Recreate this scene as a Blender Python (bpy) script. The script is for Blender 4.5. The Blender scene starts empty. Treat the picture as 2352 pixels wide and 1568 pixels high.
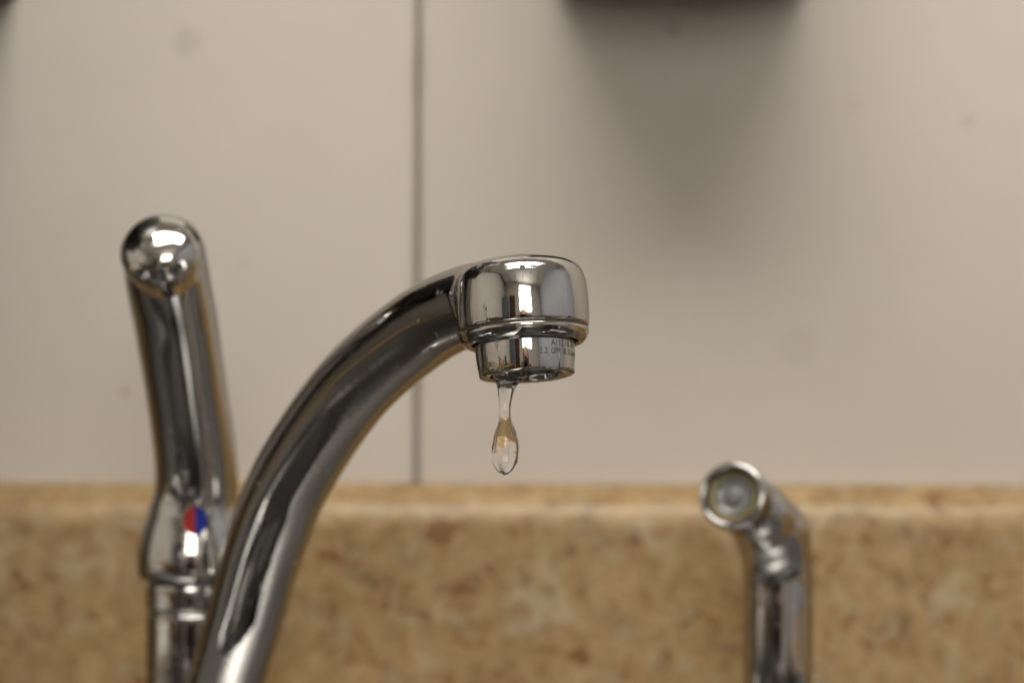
import bpy, bmesh, math, random
import numpy as np
from mathutils import Vector, Matrix, noise as mnoise
from mathutils.bvhtree import BVHTree

random.seed(7)
rng = np.random.default_rng(7)
SC = bpy.context.scene
COL = SC.collection
R = math.radians

# ------------------------------------------------------------------ camera, world, exposure
CAM_Z = 1.035
PITCH = R(2.35)
LENS, SENSOR = 50.0, 22.3
cd = bpy.data.cameras.new("camera")
cam = bpy.data.objects.new("camera", cd)
COL.objects.link(cam)
cam.location = (0, 0, CAM_Z)
cam.rotation_euler = (R(90) + PITCH, R(-0.15), 0)
cd.lens, cd.sensor_width, cd.sensor_fit = LENS, SENSOR, 'HORIZONTAL'
cd.clip_start, cd.clip_end = 0.02, 60
cd.dof.use_dof = True
cd.dof.focus_distance = 0.601
cd.dof.aperture_fstop = 4.7
cd.dof.aperture_blades = 0
SC.camera = cam

w = bpy.data.worlds.new("World")
SC.world = w
w.use_nodes = True
w.node_tree.nodes["Background"].inputs[0].default_value = (0.9, 0.95, 1.0, 1)
w.node_tree.nodes["Background"].inputs[1].default_value = 0.1

SC.view_settings.view_transform = 'Standard'
SC.view_settings.look = 'None'
SC.view_settings.exposure = -0.04
SC.view_settings.gamma = 1.0
SC.render.engine = 'CYCLES'
SC.cycles.use_denoising = True
SC.cycles.max_bounces = 14
SC.cycles.glossy_bounces = 8
SC.cycles.transmission_bounces = 12
SC.cycles.caustics_reflective = False
SC.cycles.caustics_refractive = True
SC.cycles.sample_clamp_indirect = 6.0
LAMP_NEAR, WINDOW_L = 17.0, 8.5

F2 = LENS / SENSOR * 2352.0
def at(px, py, Y):
    """A point of the photograph (measured on a 2352 wide copy) at the real depth Y metres."""
    dx, dy = (px - 1176.0) / F2, (784.0 - py) / F2
    y = math.cos(PITCH) - math.sin(PITCH) * dy
    z = math.sin(PITCH) + math.cos(PITCH) * dy
    k = Y / y
    return Vector((dx * k, Y, CAM_Z + z * k))

# ------------------------------------------------------------------ tagging
def tag(o, label=None, cat=None, group=None, kind=None):
    if label: o['label'] = label
    if cat: o['category'] = cat
    if group: o['group'] = group
    if kind: o['kind'] = kind
    return o
def empty(name, loc, label, cat, group=None):
    o = bpy.data.objects.new(name, None)
    COL.objects.link(o)
    o.location = loc
    o.empty_display_size = 0.02
    bpy.context.view_layer.update()
    return tag(o, label, cat, group)
def link(name, me, mat=None, parent=None):
    o = bpy.data.objects.new(name, me)
    COL.objects.link(o)
    if mat is not None and not me.materials:
        me.materials.append(mat)
    if parent is not None:
        o.parent = parent
        p, m = parent, Matrix()
        while p is not None:
            m = p.matrix_parent_inverse @ Matrix.LocRotScale(p.location, p.rotation_euler, p.scale) @ m
            p = p.parent
        o.matrix_parent_inverse = m.inverted()
    return o

# ------------------------------------------------------------------ materials
def nmat(name):
    m = bpy.data.materials.new(name)
    m.use_nodes = True
    nt = m.node_tree
    b = nt.nodes["Principled BSDF"]
    return m, nt, b
def N(nt, typ, **kw):
    n = nt.nodes.new(typ)
    for k, v in kw.items():
        if k in n.inputs: n.inputs[k].default_value = v
        else: setattr(n, k, v)
    return n
def ramp(nt, fac, stops):
    r = nt.nodes.new("ShaderNodeValToRGB")
    e = r.color_ramp.elements
    while len(e) > 1: e.remove(e[0])
    e[0].position, e[0].color = stops[0][0], (*stops[0][1], 1)
    for p, c in stops[1:]:
        x = e.new(p); x.color = (*c, 1)
    nt.links.new(fac, r.inputs[0])
    return r.outputs[0]
def coords(nt, scale=(1, 1, 1)):
    g = nt.nodes.new("ShaderNodeNewGeometry")
    mp = nt.nodes.new("ShaderNodeMapping")
    mp.inputs["Scale"].default_value = scale
    nt.links.new(g.outputs["Position"], mp.inputs[0])
    return mp.outputs[0]
def noise(nt, vec, scale, detail=3, rough=0.55, dist=0.0):
    n = nt.nodes.new("ShaderNodeTexNoise")
    n.inputs["Scale"].default_value = scale
    n.inputs["Detail"].default_value = detail
    n.inputs["Roughness"].default_value = rough
    n.inputs["Distortion"].default_value = dist
    nt.links.new(vec, n.inputs["Vector"])
    return n.outputs["Fac"]
def mix(nt, fac, a, b, mode='MIX'):
    m = nt.nodes.new("ShaderNodeMix")
    m.data_type = 'RGBA'; m.blend_type = mode
    for sock, v in ((m.inputs[0], fac), (m.inputs[6], a), (m.inputs[7], b)):
        if hasattr(v, "links"): nt.links.new(v, sock)
        else: sock.default_value = v if not isinstance(v, tuple) else (*v[:3], 1)
    return m.outputs[2]
def mapr(nt, v, a, b, c, d):
    m = nt.nodes.new("ShaderNodeMapRange")
    for i, x in enumerate((a, b, c, d)): m.inputs[i + 1].default_value = x
    nt.links.new(v, m.inputs[0])
    return m.outputs[0]
def bump(nt, b, h, strength, dist):
    n = nt.nodes.new("ShaderNodeBump")
    n.inputs["Strength"].default_value = strength
    n.inputs["Distance"].default_value = dist
    nt.links.new(h, n.inputs["Height"])
    nt.links.new(n.outputs[0], b.inputs["Normal"])

def simple(name, col, rough=0.5, metal=0.0, var=0.08, scale=40):
    m, nt, b = nmat(name)
    f = noise(nt, coords(nt), scale)
    c1 = tuple(x * (1 - var) for x in col); c2 = tuple(min(1, x * (1 + var)) for x in col)
    nt.links.new(ramp(nt, f, [(0.3, c1), (0.7, c2)]), b.inputs["Base Color"])
    b.inputs["Roughness"].default_value = rough
    b.inputs["Metallic"].default_value = metal
    return m

def chrome(name, base=0.54, r0=0.035, r1=0.15, smudge=1.0):
    m, nt, b = nmat(name)
    p = coords(nt)
    f = noise(nt, p, 70, 5, 0.65, 0.6)            # water film and wipe marks
    f2 = noise(nt, p, 900, 2, 0.5)                # fine dried specks
    sp = mapr(nt, f2, 0.66, 0.74, 0.0, 1.0)
    sm = mapr(nt, f, 0.45, 0.72, 0.0, 1.0)
    rr = nt.nodes.new("ShaderNodeMath"); rr.operation = 'MULTIPLY_ADD'
    nt.links.new(sm, rr.inputs[0]); rr.inputs[1].default_value = (r1 - r0) * smudge; rr.inputs[2].default_value = r0
    r2 = nt.nodes.new("ShaderNodeMath"); r2.operation = 'MULTIPLY_ADD'
    nt.links.new(sp, r2.inputs[0]); r2.inputs[1].default_value = 0.10 * smudge
    nt.links.new(rr.outputs[0], r2.inputs[2])
    nt.links.new(r2.outputs[0], b.inputs["Roughness"])
    c = mix(nt, sp, (base, base * 0.99, base * 0.975), (base * 0.8, base * 0.8, base * 0.78))
    nt.links.new(c, b.inputs["Base Color"])
    b.inputs["Metallic"].default_value = 1.0
    b.inputs["Specular Tint"].default_value = (0.62, 0.61, 0.59, 1)
    sc_ = nt.nodes.new("ShaderNodeMath"); sc_.operation = 'MAXIMUM'                  # hairline scratches
    for k_, (rot, scl) in enumerate((((.5, .9, .4), (2600, 2600, 90)), ((1.9, .3, 1.2), (2200, 70, 2200)))):
        mp_ = nt.nodes.new("ShaderNodeMapping"); mp_.inputs["Rotation"].default_value = rot; mp_.inputs["Scale"].default_value = scl
        g_ = nt.nodes.new("ShaderNodeNewGeometry"); nt.links.new(g_.outputs["Position"], mp_.inputs[0])
        nz = noise(nt, mp_.outputs[0], 1.0, 2)
        nt.links.new(mapr(nt, nz, 0.70, 0.76, 0.0, 1.0), sc_.inputs[k_])
    r3 = nt.nodes.new("ShaderNodeMath"); r3.operation = 'MULTIPLY_ADD'
    nt.links.new(sc_.outputs[0], r3.inputs[0]); r3.inputs[1].default_value = 0.22 * smudge
    nt.links.new(r2.outputs[0], r3.inputs[2]); nt.links.new(r3.outputs[0], b.inputs["Roughness"])
    vo = nt.nodes.new("ShaderNodeTexVoronoi"); vo.inputs["Scale"].default_value = 330          # dried water spots
    wv = nt.nodes.new("ShaderNodeTexNoise"); wv.inputs["Scale"].default_value = 520; nt.links.new(p, wv.inputs["Vector"])
    wm = nt.nodes.new("ShaderNodeVectorMath"); wm.operation = 'MULTIPLY_ADD'; nt.links.new(wv.outputs["Color"], wm.inputs[0])
    wm.inputs[1].default_value = (.0028, .0028, .0028); nt.links.new(p, wm.inputs[2]); nt.links.new(wm.outputs[0], vo.inputs["Vector"])
    ds = nt.nodes.new("ShaderNodeMath"); ds.operation = 'MULTIPLY'
    nt.links.new(mapr(nt, vo.outputs["Distance"], 0.12, 0.42, 1.0, 0.0), ds.inputs[0])
    nt.links.new(mapr(nt, noise(nt, p, 130, 3), 0.52, 0.62, 0.0, 1.0), ds.inputs[1])
    dm = nt.nodes.new("ShaderNodeMath"); dm.operation = 'MULTIPLY_ADD'
    nt.links.new(ds.outputs[0], dm.inputs[0]); dm.inputs[1].default_value = 0.3 * smudge; nt.links.new(r3.outputs[0], dm.inputs[2])
    nt.links.new(dm.outputs[0], b.inputs["Roughness"])
    nt.links.new(mapr(nt, ds.outputs[0], 0.0, 1.0, 1.0, 0.86), b.inputs["Metallic"])
    bump(nt, b, f, 0.02 * smudge, 0.002)
    return m

M = {}
M['chrome'] = chrome('polished_chrome')
M['chrome_worn'] = chrome('worn_chrome', 0.58, 0.07, 0.2)
M['steel'] = simple('brushed_steel', (0.29, 0.29, 0.285), 0.34, 1.0)
M['dark_rubber'] = simple('dark_rubber', (0.02, 0.02, 0.02), 0.6)
M['etch'] = simple('etched_lettering', (0.085, 0.07, 0.06), 0.55)
M['groove'] = simple('dark_olive_groove', (0.10, 0.085, 0.05), 0.5)  # dark olive-brown filling of the outlet groove
M['red_mark'] = simple('red_marker', (0.24, 0.016, 0.010), 0.5, var=0.03)
M['blue_mark'] = simple('blue_marker', (0.008, 0.018, 0.19), 0.5, var=0.03)
for k_ in ('red_mark', 'blue_mark'): M[k_].node_tree.nodes['Principled BSDF'].inputs['Specular IOR Level'].default_value = 0.12
M['dispenser'] = simple('dark_grey_plastic', (0.035, 0.032, 0.03), 0.4)
M['nozzle_plastic'] = simple('pale_grey_plastic', (0.15, 0.155, 0.15), 0.16)
M['nozzle_ring'] = simple('yellowed_plastic', (0.21, 0.17, 0.08), 0.4)
M['caulk'] = simple('dark_joint', (0.36, 0.33, 0.28), 0.8)

def wall_material():
    m, nt, b = nmat('wall_panel_paint')
    p = coords(nt)
    f = noise(nt, p, 5, 4, 0.55)
    f2 = noise(nt, p, 45, 4, 0.6)
    c = ramp(nt, f, [(0.22, (0.55, 0.510, 0.460)), (0.78, (0.622, 0.576, 0.528))])
    c = mix(nt, mapr(nt, f2, 0.45, 0.8, 0.0, 0.12), c, (0.50, 0.45, 0.37))
    sx = nt.nodes.new("ShaderNodeSeparateXYZ"); nt.links.new(p, sx.inputs[0])        # grime beside the joint
    dj = nt.nodes.new("ShaderNodeMath"); dj.operation = 'SUBTRACT'; nt.links.new(sx.outputs[0], dj.inputs[0]); dj.inputs[1].default_value = at(957, 500, 0.9).x
    da = nt.nodes.new("ShaderNodeMath"); da.operation = 'ABSOLUTE'; nt.links.new(dj.outputs[0], da.inputs[0])
    gr = nt.nodes.new("ShaderNodeMath"); gr.operation = 'MULTIPLY'
    nt.links.new(mapr(nt, da.outputs[0], 0.0, 0.006, 0.5, 0.0), gr.inputs[0])
    nt.links.new(mapr(nt, noise(nt, coords(nt, (1, 1, .4)), 60, 3), 0.42, 0.7, 0.0, 1.0), gr.inputs[1])
    c = mix(nt, gr.outputs[0], c, (0.33, 0.29, 0.22))
    # single marks and stains on the panel: place (photo px), radius (m), colour, strength
    for px, py, rad, col, s in ((287, 902, .0021, (.30, .20, .09), .55), (425, 97, .0060, (.40, .37, .33), .40),
                                (1545, 68, .0030, (.28, .25, .20), .45), (2222, 277, .0026, (.42, .33, .22), .45),
                                (1835, 795, .0080, (.42, .38, .32), .22), (1590, 270, .010, (.44, .40, .35), .16),
                                (1960, 240, .0040, (.5, .40, .30), .20), (560, 610, .0030, (.42, .38, .32), .15)):
        q = at(px, py, 0.9)
        d = nt.nodes.new("ShaderNodeVectorMath"); d.operation = 'DISTANCE'
        nt.links.new(p, d.inputs[0]); d.inputs[1].default_value = q
        wob = nt.nodes.new("ShaderNodeMath"); wob.operation = 'MULTIPLY_ADD'
        nt.links.new(noise(nt, p, 300, 2), wob.inputs[0]); wob.inputs[1].default_value = rad * 0.9
        nt.links.new(d.outputs["Value"], wob.inputs[2])
        k = mapr(nt, wob.outputs[0], rad * 1.65, rad * 1.0, 0.0, s)
        c = mix(nt, k, c, col)
    nt.links.new(c, b.inputs["Base Color"])
    b.inputs["Roughness"].default_value = 0.42
    b.inputs["Specular IOR Level"].default_value = 0.35
    bump(nt, b, f2, 0.06, 0.002)
    return m
M['wall'] = wall_material()

def laminate_material():
    m, nt, b = nmat('granite_pattern_laminate')
    p = coords(nt)
    f = noise(nt, p, 125, 6, 0.7, 0.6)
    c = ramp(nt, f, [(0.32, (0.14, 0.078, 0.026)), (0.44, (0.258, 0.166, 0.070)), (0.56, (0.325, 0.215, 0.097)),
                     (0.72, (0.40, 0.29, 0.148))])
    g = noise(nt, p, 130, 4, 0.6, 0.8)              # grey green chips
    c = mix(nt, mapr(nt, g, 0.56, 0.66, 0.0, 0.6), c, (0.31, 0.28, 0.185))
    g2 = noise(nt, coords(nt, (1, 1, 1.3)), 82, 3, 0.55, 1.0)
    c = mix(nt, mapr(nt, g2, 0.575, 0.65, 0.0, 0.85), c, (0.16, 0.070, 0.016))   # rust chips
    v = nt.nodes.new("ShaderNodeTexVoronoi"); v.feature = 'DISTANCE_TO_EDGE'
    v.inputs["Scale"].default_value = 22
    mp = nt.nodes.new("ShaderNodeVectorMath"); mp.operation = 'MULTIPLY_ADD'
    cn = nt.nodes.new("ShaderNodeTexNoise"); cn.inputs["Scale"].default_value = 30
    nt.links.new(p, cn.inputs["Vector"])
    nt.links.new(cn.outputs["Color"], mp.inputs[0]); mp.inputs[1].default_value = (.06, .06, .06)
    nt.links.new(p, mp.inputs[2]); nt.links.new(mp.outputs[0], v.inputs["Vector"])
    brk = mapr(nt, noise(nt, p, 16, 2), 0.5, 0.62, 0.0, 0.75)
    vein = nt.nodes.new("ShaderNodeMath"); vein.operation = 'MULTIPLY'
    nt.links.new(mapr(nt, v.outputs["Distance"], 0.015, 0.07, 1.0, 0.0), vein.inputs[0]); nt.links.new(brk, vein.inputs[1])
    c = mix(nt, vein.outputs[0], c, (0.39, 0.315, 0.19))                         # pale veins
    nt.links.new(c, b.inputs["Base Color"])
    b.inputs["Roughness"].default_value = 0.42
    return m
M['laminate'] = laminate_material()

def water_material():
    m, nt, b = nmat('clear_water')
    b.inputs["Base Color"].default_value = (1, 1, 1, 1)
    b.inputs["Transmission Weight"].default_value = 1.0
    b.inputs["IOR"].default_value = 1.333
    b.inputs["Roughness"].default_value = 0.0
    return m
M['water'] = water_material()

def lime_material():
    m, nt, b = nmat('limescale')
    f = noise(nt, coords(nt), 900, 3)
    nt.links.new(ramp(nt, f, [(0.3, (0.085, 0.085, 0.035)), (0.5, (0.18, 0.17, 0.085)), (0.70, (0.38, 0.38, 0.30))]), b.inputs["Base Color"])
    b.inputs["Roughness"].default_value = 0.45
    return m
M['lime'] = lime_material()

def emit(name, col, s):
    m, nt, b = nmat(name)
    b.inputs["Base Color"].default_value = (0.8, 0.8, 0.8, 1)
    b.inputs["Emission Color"].default_value = (*col, 1)
    b.inputs["Emission Strength"].default_value = s
    return m
M['lamp_near'] = emit('fluorescent_diffuser', (1.0, 0.95, 0.86), LAMP_NEAR)
M['daylight'] = emit('daylit_pane', (1.0, 0.935, 0.84), WINDOW_L)
M['room_wall'] = simple('room_wall_paint', (0.70, 0.67, 0.62), 0.6, var=0.04, scale=4)
M['blue_wall'] = simple('pale_blue_grey_paint', (0.40, 0.42, 0.47), 0.5, var=0.05, scale=5)
M['tile'] = simple('ceiling_tile', (0.62, 0.60, 0.56), 0.9, var=0.12, scale=120)
M['grid'] = simple('ceiling_gap', (0.05, 0.05, 0.05), 0.8)
M['floor'] = simple('floor_lino', (0.30, 0.27, 0.23), 0.5, var=0.2, scale=30)
M['wood'] = simple('dark_wood', (0.085, 0.04, 0.02), 0.4, var=0.25, scale=9)
M['cabinet'] = simple('added_cabinet_brown', (0.085, 0.075, 0.062), 0.45)
M['white'] = simple('white_enamel', (0.72, 0.72, 0.70), 0.35)
M['locker'] = simple('grey_blue_metal', (0.16, 0.19, 0.25), 0.4)
M['black'] = simple('black_plastic', (0.015, 0.015, 0.016), 0.35)
M['teal'] = simple('teal_glaze', (0.10, 0.34, 0.36), 0.3)
M['yellow'] = simple('yellow_glaze', (0.55, 0.30, 0.02), 0.4)
M['red'] = simple('red_glaze', (0.30, 0.015, 0.02), 0.4)
M['blue'] = simple('blue_plastic', (0.01, 0.035, 0.36), 0.3)
M['skin'] = simple('skin', (0.46, 0.26, 0.19), 0.5, var=0.05)
M['maroon'] = simple('maroon_knit', (0.085, 0.012, 0.016), 0.85)
M['trouser'] = simple('black_denim', (0.012, 0.012, 0.014), 0.85)
M['hair'] = simple('light_brown_hair', (0.20, 0.115, 0.05), 0.45, var=0.3, scale=80)
M['glass_dark'] = simple('lens_glass', (0.01, 0.01, 0.015), 0.05)

# ------------------------------------------------------------------ mesh helpers
def mesh_from(name, verts, faces, smooth=True):
    me = bpy.data.meshes.new(name)
    me.from_pydata([tuple(v) for v in verts], [], [tuple(int(i) for i in f) for f in faces])
    me.validate()
    if smooth: me.shade_smooth()
    return me
def boxes_mesh(name, boxes, bevel=0.0, seg=2):
    """boxes: list of (x0,x1,y0,y1,z0,z1); several butted boxes of ONE part"""
    bm = bmesh.new()
    for x0, x1, y0, y1, z0, z1 in boxes:
        b2 = bmesh.new()
        bmesh.ops.create_cube(b2, size=1)
        for v in b2.verts:
            v.co = Vector(((x0 + x1) / 2 + v.co.x * (x1 - x0), (y0 + y1) / 2 + v.co.y * (y1 - y0), (z0 + z1) / 2 + v.co.z * (z1 - z0)))
        if bevel:
            bmesh.ops.bevel(b2, geom=list(b2.edges), offset=bevel, segments=seg, affect='EDGES', profile=0.5)
        t = bpy.data.meshes.new("t"); b2.to_mesh(t); b2.free()
        bm.from_mesh(t); bpy.data.meshes.remove(t)
    me = bpy.data.meshes.new(name); bm.to_mesh(me); bm.free()
    if bevel:
        me.shade_smooth()
        me.set_sharp_from_angle(angle=R(50))
    return me
def round_profile(pts, rad, seg=6):
    out = []
    n = len(pts)
    for i, p in enumerate(pts):
        r = rad[i] if isinstance(rad, (list, tuple)) else rad
        if i in (0, n - 1) or r <= 0:
            out.append(tuple(p)); continue
        P, A, B = Vector(p), Vector(pts[i - 1]), Vector(pts[i + 1])
        da, db = (A - P), (B - P)
        l = min(r, da.length * 0.48, db.length * 0.48)
        a, b = P + da.normalized() * l, P + db.normalized() * l
        for k in range(seg + 1):
            t = k / seg
            q = a * (1 - t) ** 2 + P * 2 * t * (1 - t) + b * t * t
            out.append((q.x, q.y))
    return out
def frame_z(d):
    """matrix whose +Z runs along d"""
    return Vector((0, 0, 1)).rotation_difference(Vector(d).normalized()).to_matrix()
def lathe(name, prof, origin=(0, 0, 0), axis=(0, 0, 1), seg=96):
    """prof: (r, h) with h measured along axis from origin"""
    Rm, O = frame_z(axis), Vector(origin)
    V, Fc = [], []
    rings = []
    for r, h in prof:
        if r < 1e-7:
            rings.append([len(V)]); V.append(O + Rm @ Vector((0, 0, h)))
        else:
            ids = []
            for k in range(seg):
                a = 2 * math.pi * k / seg
                ids.append(len(V)); V.append(O + Rm @ Vector((r * math.cos(a), r * math.sin(a), h)))
            rings.append(ids)
    for A, B in zip(rings, rings[1:]):
        if len(A) == 1 and len(B) == 1: continue
        for k in range(seg):
            k2 = (k + 1) % seg
            if len(A) == 1: Fc.append((A[0], B[k2], B[k]))
            elif len(B) == 1: Fc.append((A[k], A[k2], B[0]))
            else: Fc.append((A[k], A[k2], B[k2], B[k]))
    me = mesh_from(name, V, Fc)
    bm = bmesh.new(); bm.from_mesh(me); bmesh.ops.recalc_face_normals(bm, faces=bm.faces); bm.to_mesh(me); bm.free()
    return me
def catmull(pts, n):
    P = [Vector(p) for p in pts]
    P = [P[0] * 2 - P[1]] + P + [P[-1] * 2 - P[-2]]
    out = []
    m = len(P) - 3
    for i in range(n):
        u = i / (n - 1) * m
        k = min(int(u), m - 1); t = u - k
        a, b, c, d = P[k], P[k + 1], P[k + 2], P[k + 3]
        out.append(0.5 * ((2 * b) + (c - a) * t + (2 * a - 5 * b + 4 * c - d) * t * t + (3 * b - a - 3 * c + d) * t ** 3))
    return out
def tube_mesh(name, pts, rad, seg=10, closed_ends=True):
    V, Fc = [], []
    n = len(pts)
    for i, p in enumerate(pts):
        p = Vector(p)
        t = (Vector(pts[min(i + 1, n - 1)]) - Vector(pts[max(i - 1, 0)])).normalized()
        Q = frame_z(t)
        r = rad[i] if isinstance(rad, (list, tuple)) else rad
        for k in range(seg):
            a = 2 * math.pi * k / seg
            V.append(p + Q @ Vector((r * math.cos(a), r * math.sin(a), 0)))
    for i in range(n - 1):
        for k in range(seg):
            k2 = (k + 1) % seg
            Fc.append((i * seg + k, i * seg + k2, (i + 1) * seg + k2, (i + 1) * seg + k))
    if closed_ends:
        Fc.append(tuple(reversed(range(seg)))); Fc.append(tuple((n - 1) * seg + k for k in range(seg)))
    return mesh_from(name, V, Fc)
def join_meshes(name, ms):
    bm = bmesh.new()
    for m in ms:
        bm.from_mesh(m); bpy.data.meshes.remove(m)
    me = bpy.data.meshes.new(name); bm.to_mesh(me); bm.free()
    me.shade_smooth()
    return me

# ---- implicit surfaces: sampled on a grid, then pulled exactly onto the zero level, with exact normals
def sd_chain(P, pts, rad):
    """chain of round cones, pts (n,3), rad (n,)"""
    pts = np.asarray([tuple(p) for p in pts], float); rad = np.asarray(rad, float)
    best = np.full(len(P), 1e9)
    for i in range(len(pts) - 1):
        a, b = pts[i], pts[i + 1]
        ab = b - a
        t = np.clip(((P - a) @ ab) / max(ab @ ab, 1e-12), 0, 1)
        d = np.sqrt((((P - a) - t[:, None] * ab) ** 2).sum(1)) - (rad[i] + t * (rad[i + 1] - rad[i]))
        best = np.minimum(best, d)
    return best
def sd_ellipsoid(P, c, r, rot=None):
    q = P - np.asarray(c, float)
    if rot is not None: q = q @ np.asarray(rot)
    r = np.asarray(r, float)
    k0 = np.sqrt(((q / r) ** 2).sum(1)); k1 = np.sqrt(((q / r ** 2) ** 2).sum(1)) + 1e-9
    return k0 * (k0 - 1) / k1
def smin(a, b, k):
    h = np.clip(0.5 + 0.5 * (b - a) / k, 0, 1)
    return b + (a - b) * h - k * h * (1 - h)
def implicit_mesh(name, f, lo, hi, h, coarse=4, iters=6, band=None):
    lo, hi = np.asarray(lo, float), np.asarray(hi, float)
    n = np.ceil((hi - lo) / (h * coarse)).astype(int) + 1
    gx = [lo[i] + (np.arange(n[i]) + 0.5) * h * coarse for i in range(3)]
    Pc = np.stack(np.meshgrid(*gx, indexing='ij'), -1).reshape(-1, 3)
    fc = f(Pc).reshape(n)
    fine = np.repeat(np.repeat(np.repeat(fc, coarse, 0), coarse, 1), coarse, 2)
    near = np.abs(fine) < (band or h * coarse * 2.2)
    idx = np.argwhere(near)
    fine[near] = f(lo + (idx + 0.5) * h)
    s = fine < 0
    A = s[:-1, :-1, :-1]
    cnt = np.zeros(A.shape, int)
    for dx in (0, 1):
        for dy in (0, 1):
            for dz in (0, 1):
                cnt += s[dx:s.shape[0] - 1 + dx, dy:s.shape[1] - 1 + dy, dz:s.shape[2] - 1 + dz]
    act = (cnt > 0) & (cnt < 8)
    vid = np.full(A.shape, -1); cells = np.argwhere(act); vid[act] = np.arange(len(cells))
    V = lo + (cells + 1.0) * h
    faces = []
    for ax in range(3):
        u, v = (ax + 1) % 3, (ax + 2) % 3
        sl0 = [slice(None)] * 3; sl1 = [slice(None)] * 3
        sl0[ax] = slice(None, -1); sl1[ax] = slice(1, None)
        ch = s[tuple(sl0)] != s[tuple(sl1)]
        e = np.argwhere(ch)
        ok = (e[:, u] > 0) & (e[:, v] > 0) & (e[:, u] < A.shape[u]) & (e[:, v] < A.shape[v])
        e = e[ok]
        ins = s[tuple(e.T)]
        q = []
        for du, dv in ((-1, -1), (0, -1), (0, 0), (-1, 0)):
            c = e.copy(); c[:, u] += du; c[:, v] += dv
            q.append(vid[tuple(c.T)])
        q = np.stack(q, 1)
        q[~ins] = q[~ins][:, ::-1]
        faces.append(q[(q >= 0).all(1)])
    faces = np.concatenate(faces)
    def grad(X, e):
        g = np.stack([f(X + np.eye(3)[i] * e) - f(X - np.eye(3)[i] * e) for i in range(3)], 1) / (2 * e)
        return g
    for _ in range(iters):
        g = grad(V, h * 0.1)
        g2 = np.maximum((g * g).sum(1), 0.05)
        step = (f(V) / g2)[:, None] * g
        ln = np.linalg.norm(step, axis=1, keepdims=True)
        V = V - step * np.minimum(1, h / np.maximum(ln, 1e-12))
    nr = grad(V, h * 0.15)
    nr /= np.maximum(np.linalg.norm(nr, axis=1, keepdims=True), 1e-9)
    me = bpy.data.meshes.new(name)
    me.from_pydata(V.tolist(), [], faces.tolist())
    me.shade_smooth()
    me.normals_split_custom_set_from_vertices(nr.tolist())
    return me

# ================================================================== THE SETTING
WALL_Y = 0.90
CEIL = 2.55
XL, XR, YB = -1.9, 1.7, -2.4
COUNTER = 0.905

# wall of big panels behind the sink, joints recessed
wall = tag(link('wall', boxes_mesh('wall', [(XL, XR, WALL_Y + .006, WALL_Y + .12, 0, CEIL)]), M['caulk']), kind='structure')
seam = at(957, 500, WALL_Y).x
edges = [XL, seam - 1.22, seam, seam + 1.22, XR]
for a, b in zip(edges, edges[1:]):
    me = boxes_mesh('wall_panel', [(a + .00095, b - .00095, WALL_Y, WALL_Y + .005, .85, CEIL)], 0.0012)
    link('wall_panel', me, M['wall'], wall)

# backsplash: sloping rounded top, running the whole counter
def extrude_profile(name, prof, x0, x1, nx=2):
    V, Fc = [], []
    n = len(prof)
    for i in range(nx):
        x = x0 + (x1 - x0) * i / (nx - 1)
        for y, z in prof: V.append((x, y, z))
    for i in range(nx - 1):
        for k in range(n):
            k2 = (k + 1) % n
            Fc.append((i * n + k, i * n + k2, (i + 1) * n + k2, (i + 1) * n + k))
    Fc.append(tuple(range(n))); Fc.append(tuple((nx - 1) * n + k for k in reversed(range(n))))
    me = mesh_from(name, V, Fc)
    bm = bmesh.new(); bm.from_mesh(me); bmesh.ops.recalc_face_normals(bm, faces=bm.faces); bm.to_mesh(me); bm.free()
    me.set_sharp_from_angle(angle=R(40))
    return me
zt = at(1176, 1110, WALL_Y).z
zf = at(1176, 1205, WALL_Y - .026).z
yw = WALL_Y - .0005
prof = [(yw, COUNTER + .0005), (yw, zt)] + round_profile([(yw, zt), (WALL_Y - .009, zt + .0003), (WALL_Y - .0262, zf + .0075), (WALL_Y - .0268, COUNTER + .0005)],
                                                        [0, .007, .0125, 0], 12)[1:]
bsp = tag(link('backsplash', extrude_profile('backsplash', prof, XL, XR), M['laminate']), kind='structure')

# countertop with the sink cut-out
SX0, SX1, SY0, SY1 = -.52, .44, .30, .71
DECK = COUNTER + .004
BOWLS = [(-.51, -.055), (-.015, .43)]
ct = boxes_mesh('countertop', [(XL, SX0, .25, WALL_Y - .0005, COUNTER - .038, COUNTER), (SX1, XR, .25, WALL_Y - .0005, COUNTER - .038, COUNTER),
                               (SX0, SX1, .25, SY0, COUNTER - .038, COUNTER), (SX0, SX1, SY1, WALL_Y - .0005, COUNTER - .038, COUNTER)])
tag(link('countertop', ct, M['laminate']), kind='structure')
tag(link('side_countertop', boxes_mesh('side_countertop', [(XL, XL + .6, -1.9, .249, COUNTER - .038, COUNTER)]), M['laminate']), kind='structure')

floor = tag(link('floor', boxes_mesh('floor', [(XL - .1, XR + .1, YB - .1, 1.1, -.1, 0)]), M['floor']), kind='structure')
tag(link('left_wall', boxes_mesh('left_wall', [(XL - .1, XL, YB - .1, 1.02, 0, CEIL)]), M['room_wall']), kind='structure')
tag(link('right_wall', boxes_mesh('right_wall', [(XR, XR + .1, YB - .1, 1.02, 0, CEIL)]), M['blue_wall']), kind='structure')
tag(link('back_wall', boxes_mesh('back_wall', [(XL, XR, YB - .1, YB, 0, CEIL)]), M['room_wall']), kind='structure')
ceil = tag(link('ceiling', boxes_mesh('ceiling', [(XL - .1, XR + .1, YB - .1, 1.02, CEIL + .012, CEIL + .1)]), M['grid']), kind='structure')
LIGHTS = [(-.68, .78, -.38, .25, 'lamp_near')]
tile_me = boxes_mesh('ceiling_tile', [(-.292, .292, -.292, .292, 0, .011)])
gx, gy = -1.75, -2.35
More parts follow.
